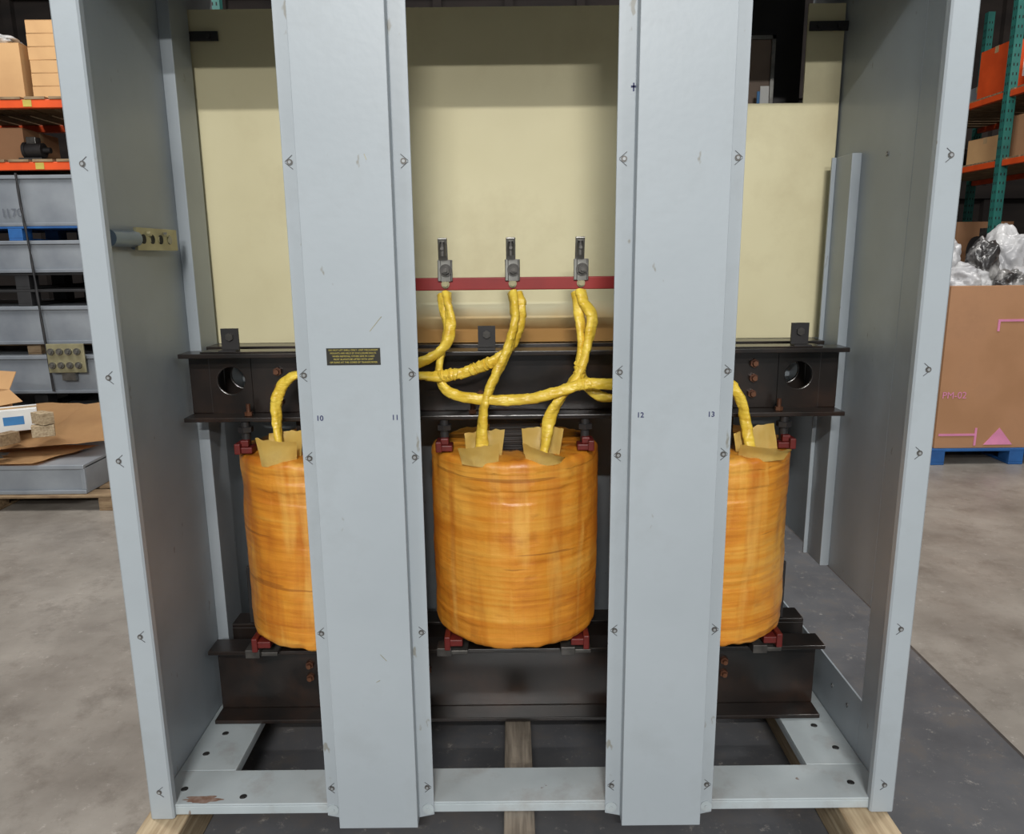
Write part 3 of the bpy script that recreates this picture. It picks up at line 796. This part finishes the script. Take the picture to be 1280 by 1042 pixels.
def machine(x, y, z, s, label):
    E = empty('machine_part', (x,y,z), label, 'machine part', 'dark machine parts on the rack')
    bm = bmesh.new(); box(bm, x-.12*s, x+.12*s, y-.1*s, y+.1*s, z, z+.05*s); make('foot_plate', bm, 'dark', E, bevel=.004)
    bm = bmesh.new(); cyl(bm, (x,y,z+.13*s), .075*s, .2*s, 'X', 24); cyl(bm, (x+.13*s,y,z+.13*s), .03*s, .08*s, 'X', 16); cyl(bm, (x-.08*s,y,z+.13*s), .085*s, .03*s, 'X', 24)
    make('motor_housing', bm, 'dark', E, smooth=30)
    bm = bmesh.new(); box(bm, x-.05*s, x+.05*s, y-.05*s, y+.05*s, z+.19*s, z+.26*s); make('terminal_box', bm, 'darksteel', E, bevel=.004)
machine(-3.48,4.2,2.154,.7,'dark electric motor part on rack shelf')
machine(-3.12,4.25,2.154,.6,'dark electric motor part on rack shelf')
# ---- floor pile at left
pallet(-3.9,-2.38,2.68,3.6,0,.095,'wood2','weathered wooden pallet on the concrete floor')
tray(-3.9,-2.56,2.72,3.5,.096,.275,'grey steel cabinet base lying on a wooden pallet', name='steel_plinth', group='floor pile')
def sheet(pts, z, t, mname, label, name='cardboard_sheet', tilt=(0,0), wav=.012, cat='cardboard', grp='flattened cardboard on the pile'):
    bm = bmesh.new(); n = 14; G = []
    cx_ = sum(p[0] for p in pts)/4; cy_ = sum(p[1] for p in pts)/4
    for i in range(n+1):
        row = []
        for j in range(n+1):
            u, v = i/n, j/n
            x = (1-u)*(1-v)*pts[0][0]+u*(1-v)*pts[1][0]+u*v*pts[2][0]+(1-u)*v*pts[3][0]
            y = (1-u)*(1-v)*pts[0][1]+u*(1-v)*pts[1][1]+u*v*pts[2][1]+(1-u)*v*pts[3][1]
            if i in (0,n) or j in (0,n):
                x += .02*noise.noise(Vector((i*.6,j*.6,z*7))); y += .02*noise.noise(Vector((i*.6,j*.6,z*7+5)))
            zz = z + tilt[0]*(x-cx_) + tilt[1]*(y-cy_) + wav*(1+noise.noise(Vector((x*3,y*3,z*9)))) + abs(u-.45)*wav*2
            row.append(bm.verts.new((x,y,zz)))
        G.append(row)
    for i in range(n):
        for j in range(n): bm.faces.new([G[i][j],G[i+1][j],G[i+1][j+1],G[i][j+1]])
    bmesh.ops.solidify(bm, geom=bm.faces[:], thickness=t)
    return make(name, bm, mname, label=label, category=cat, group=grp)
sheet([(-3.85,2.66),(-2.85,2.68),(-2.66,3.1),(-3.8,3.3)], .285, .007, 'card2', 'flattened pale cardboard sheet on the grey plinth', wav=.006)
sheet([(-3.30,2.80),(-2.50,2.90),(-2.50,3.48),(-3.25,3.44)], .415, .007, 'card2', 'bent pale cardboard sheet on the pile', tilt=(.02,.26))
sheet([(-3.70,2.72),(-3.36,2.69),(-3.30,2.90),(-3.58,3.0)], .335, .004, 'tray', 'loose grey sheet metal offcut on the pile', name='metal_offcut', tilt=(.05,.2), cat='sheet metal', grp='metal offcuts on the pile')
sheet([(-3.32,2.66),(-3.02,2.69),(-3.02,2.76),(-3.3,2.77)], .325, .004, 'darksteel', 'thin dark metal strip offcut on the pile', name='metal_offcut', tilt=(-.08,.2), cat='sheet metal', grp='metal offcuts on the pile')
carton(-3.10,2.98,.44,.24,.17,.13,.55,'small white carton with blue print on the pile','white',mark='bluemark')
open_box(-3.46,3.16,.40,.28,.28,.24,-.35,'open brown cardboard box with raised flaps on pile')
for (x,y,z,rz,mm) in ((-2.86,2.86,.42,.5,'wood'),(-2.86,2.87,.495,-.5,'wood'),(-3.05,2.80,.385,1.2,'wood2')):
    bm = bmesh.new(); box(bm, -.06,.06,-.035,.035,0,.07, mtx=Matrix.Translation((x,y,z)) @ Matrix.Rotation(rz,4,'Z'))
    cyl(bm, (x,y,z+.072), .012, .004, 'Z', 12)
    make('wood_block', bm, mm, base=True, bevel=.004, label='short offcut wood block on the cardboard pile', category='wood block', group='wood blocks on the pile')
carton(-2.05,4.6,0,.7,.6,1.35,0,'tall brown cardboard box standing on the floor')

# ---- right: bin on blue pallet
pallet(2.9,4.1,3.48,4.6,0,.115,'blue','blue wooden pallet under a large cardboard bin')
G = empty('cardboard_bin', (3.5,4.05,.116), 'large brown cardboard bulk bin with pink markings on blue pallet', 'cardboard bin')
bm = bmesh.new(); t = .015; x0,x1,y0,y1,z0,z1 = 2.93,4.08,3.5,4.58,.116,1.235
box(bm,x0,x1,y0,y0+t,z0,z1); box(bm,x0,x1,y1-t,y1,z0,z1); box(bm,x0,x0+t,y0+t,y1-t,z0,z1); box(bm,x1-t,x1,y0+t,y1-t,z0,z1); box(bm,x0+t,x1-t,y0+t,y1-t,z0,z0+t)
make('bin_body', bm, 'card', G, bevel=.003)
bm = bmesh.new(); box(bm,x0+t,x1-t,y0+t,y1-t,1.15,1.165); make('bin_liner', bm, 'white', G)
bm = bmesh.new(); box(bm,3.27,3.62,3.496,3.4995,.995,1.01); box(bm,3.27,3.285,3.496,3.4995,.93,.995); make('pink_marking', bm, 'pink', G)
bm = bmesh.new(); box(bm,2.95,3.2,3.496,3.4995,.205,.22); box(bm,3.20,3.215,3.496,3.4995,.135,.26); make('pink_marking', bm, 'pink', G)
bm = bmesh.new()
tri = [(3.27,.14),(3.47,.14),(3.37,.26)]
a = [bm.verts.new((x,3.496,z)) for x, z in tri]; b = [bm.verts.new((x,3.4995,z)) for x, z in tri]
for i in range(3): bm.faces.new([a[i],a[(i+1)%3],b[(i+1)%3],b[i]])
bm.faces.new(a); bm.faces.new(b[::-1]); make('pink_marking', bm, 'pink', G)
text('pink_lettering', 'PM-02', (3.03,3.497,.49), .065, 'pink', G, extr=.0004)
bag(3.15,3.76,1.166,.17,.15,.13,1,'bag'); bag(3.64,3.8,1.166,.17,.16,.12,2); bag(3.18,4.22,1.166,.19,.2,.30,3)
bag(3.76,4.29,1.166,.19,.17,.30,4); bag(3.40,3.64,1.18,.10,.08,.10,5,'bagdark','metal parts wrapped in clear plastic film'); bag(3.42,4.0,1.25,.12,.11,.19,6,'bagdark','metal parts wrapped in clear plastic film')
# ---- right rack, running away in depth
RX = 4.62
ups = [(RX,3.7),(RX,5.85),(RX,8.1),(RX+1.05,3.7),(RX+1.05,5.85),(RX+1.05,8.1)]
bs = []
for z in (2.29, 2.90, 1.2):
    for x in (RX, RX+1.05):
        bs += [((x,3.74),(x,5.81),z), ((x,5.89),(x,8.06),z)]
dk = [[(RX-.02, RX+1.07, 3.8+i*.178, 3.8+i*.178+.15, z+.001, z+.016) for i in range(24)] for z in (2.29,2.90,1.2)]
rack(ups, bs, 'teal and orange pallet rack holding boxes and parts', decks=dk)
carton(4.95,5.5,2.917,.45,.5,.40,0,'bright orange carton on the top rack shelf','orange',mark='white')
carton(4.9,6.22,2.917,.45,.5,.46,0,'bright orange carton on the top rack shelf','orange',mark='white')
carton(5.15,6.85,2.917,.5,.5,.22,0,'grey metal carton on rack shelf','tray')
carton(4.95,5.6,2.307,.5,.55,.38,0,'brown cardboard box on middle rack shelf')
carton(4.98,6.4,2.307,.45,.5,.26,.1,'brown cardboard box on middle rack shelf','card2')
machine(4.95,7.1,2.307,1.2,'dark electric motor part on rack shelf')
machine(4.9,5.4,1.217,1.6,'dark electric motor part on rack shelf')
machine(4.9,6.3,1.217,1.8,'dark electric motor part on rack shelf')
carton(5.15,7.2,1.217,.6,.7,.55,0,'brown cardboard box on low rack shelf')
for (x,y,lb) in ((5.15,6.4,'brown cardboard box on the floor under rack'),(5.15,7.4,'brown cardboard box on the floor under rack')):
    carton(x,y,0,.8,.8,.8,0,lb)

# ------------------------------------------------------------------ lights & world
w = bpy.data.worlds.new('World'); S.world = w; w.use_nodes = True
w.node_tree.nodes['Background'].inputs['Color'].default_value = (.95,.98,1,1)
w.node_tree.nodes['Background'].inputs['Strength'].default_value = .32
def area(loc, target, sx, sy, e, col=(1,.975,.94)):
    l = bpy.data.lights.new('area', 'AREA'); l.shape = 'RECTANGLE'; l.size = sx; l.size_y = sy; l.energy = e; l.color = col
    o = bpy.data.objects.new('ceiling_or_fill_lamp', l); COL.objects.link(o); o.location = loc  # first two stand for ceiling strips, the rest are added fills
    o.rotation_euler = (Vector(target)-Vector(loc)).to_track_quat('-Z','Y').to_euler()
    return o
area((.3,-8.4,4.45), (0,.3,1.0), 1.4, .10, 255)
area((-.2,-6.2,4.98), (0,.3,1.0), 1.4, .10, 280)
area((-3.8,-3.6,3.9), (.9,.3,1.0), 2.2, 1.0, 70, (.93,.97,1))  # soft fill added behind the camera to brighten the right inner wall
area((3.8,-3.6,3.9), (-.9,.3,1.0), 2.2, 1.0, 62, (.93,.97,1))  # matching added fill for the left inner wall
area((-4.5,2.0,6.0), (-3.5,3.5,0), 2.5, .8, 190)  # added light without a seen fixture, brightens the left rack and pile
area((4.5,2.2,6.0), (3.8,4,0), 2.5, .8, 160)  # added to brighten the bin and rack on the right
area((0,6.5,6.2), (0,6.5,0), 3, .8, 80)  # added light for the far background
area((2.4,1.0,6.0), (2.2,1.0,0), 1.5, .4, 60)  # added fill over the floor right of the cabinet
area((-2.4,1.0,6.0), (-2.2,.8,0), 1.5, .4, 60)  # added fill over the floor left of the cabinet

# ------------------------------------------------------------------ camera
cam = bpy.data.cameras.new('Camera'); co = bpy.data.objects.new('Camera', cam); COL.objects.link(co)
co.location = (-.015,-1.64,1.47)
co.rotation_euler = (Matrix.Rotation(math.radians(90-12.07),4,'X') @ Matrix.Rotation(math.radians(-.58),4,'Z')).to_euler()
cam.sensor_width = 36; cam.lens = 950/1280*36; cam.clip_start = .05
S.camera = co
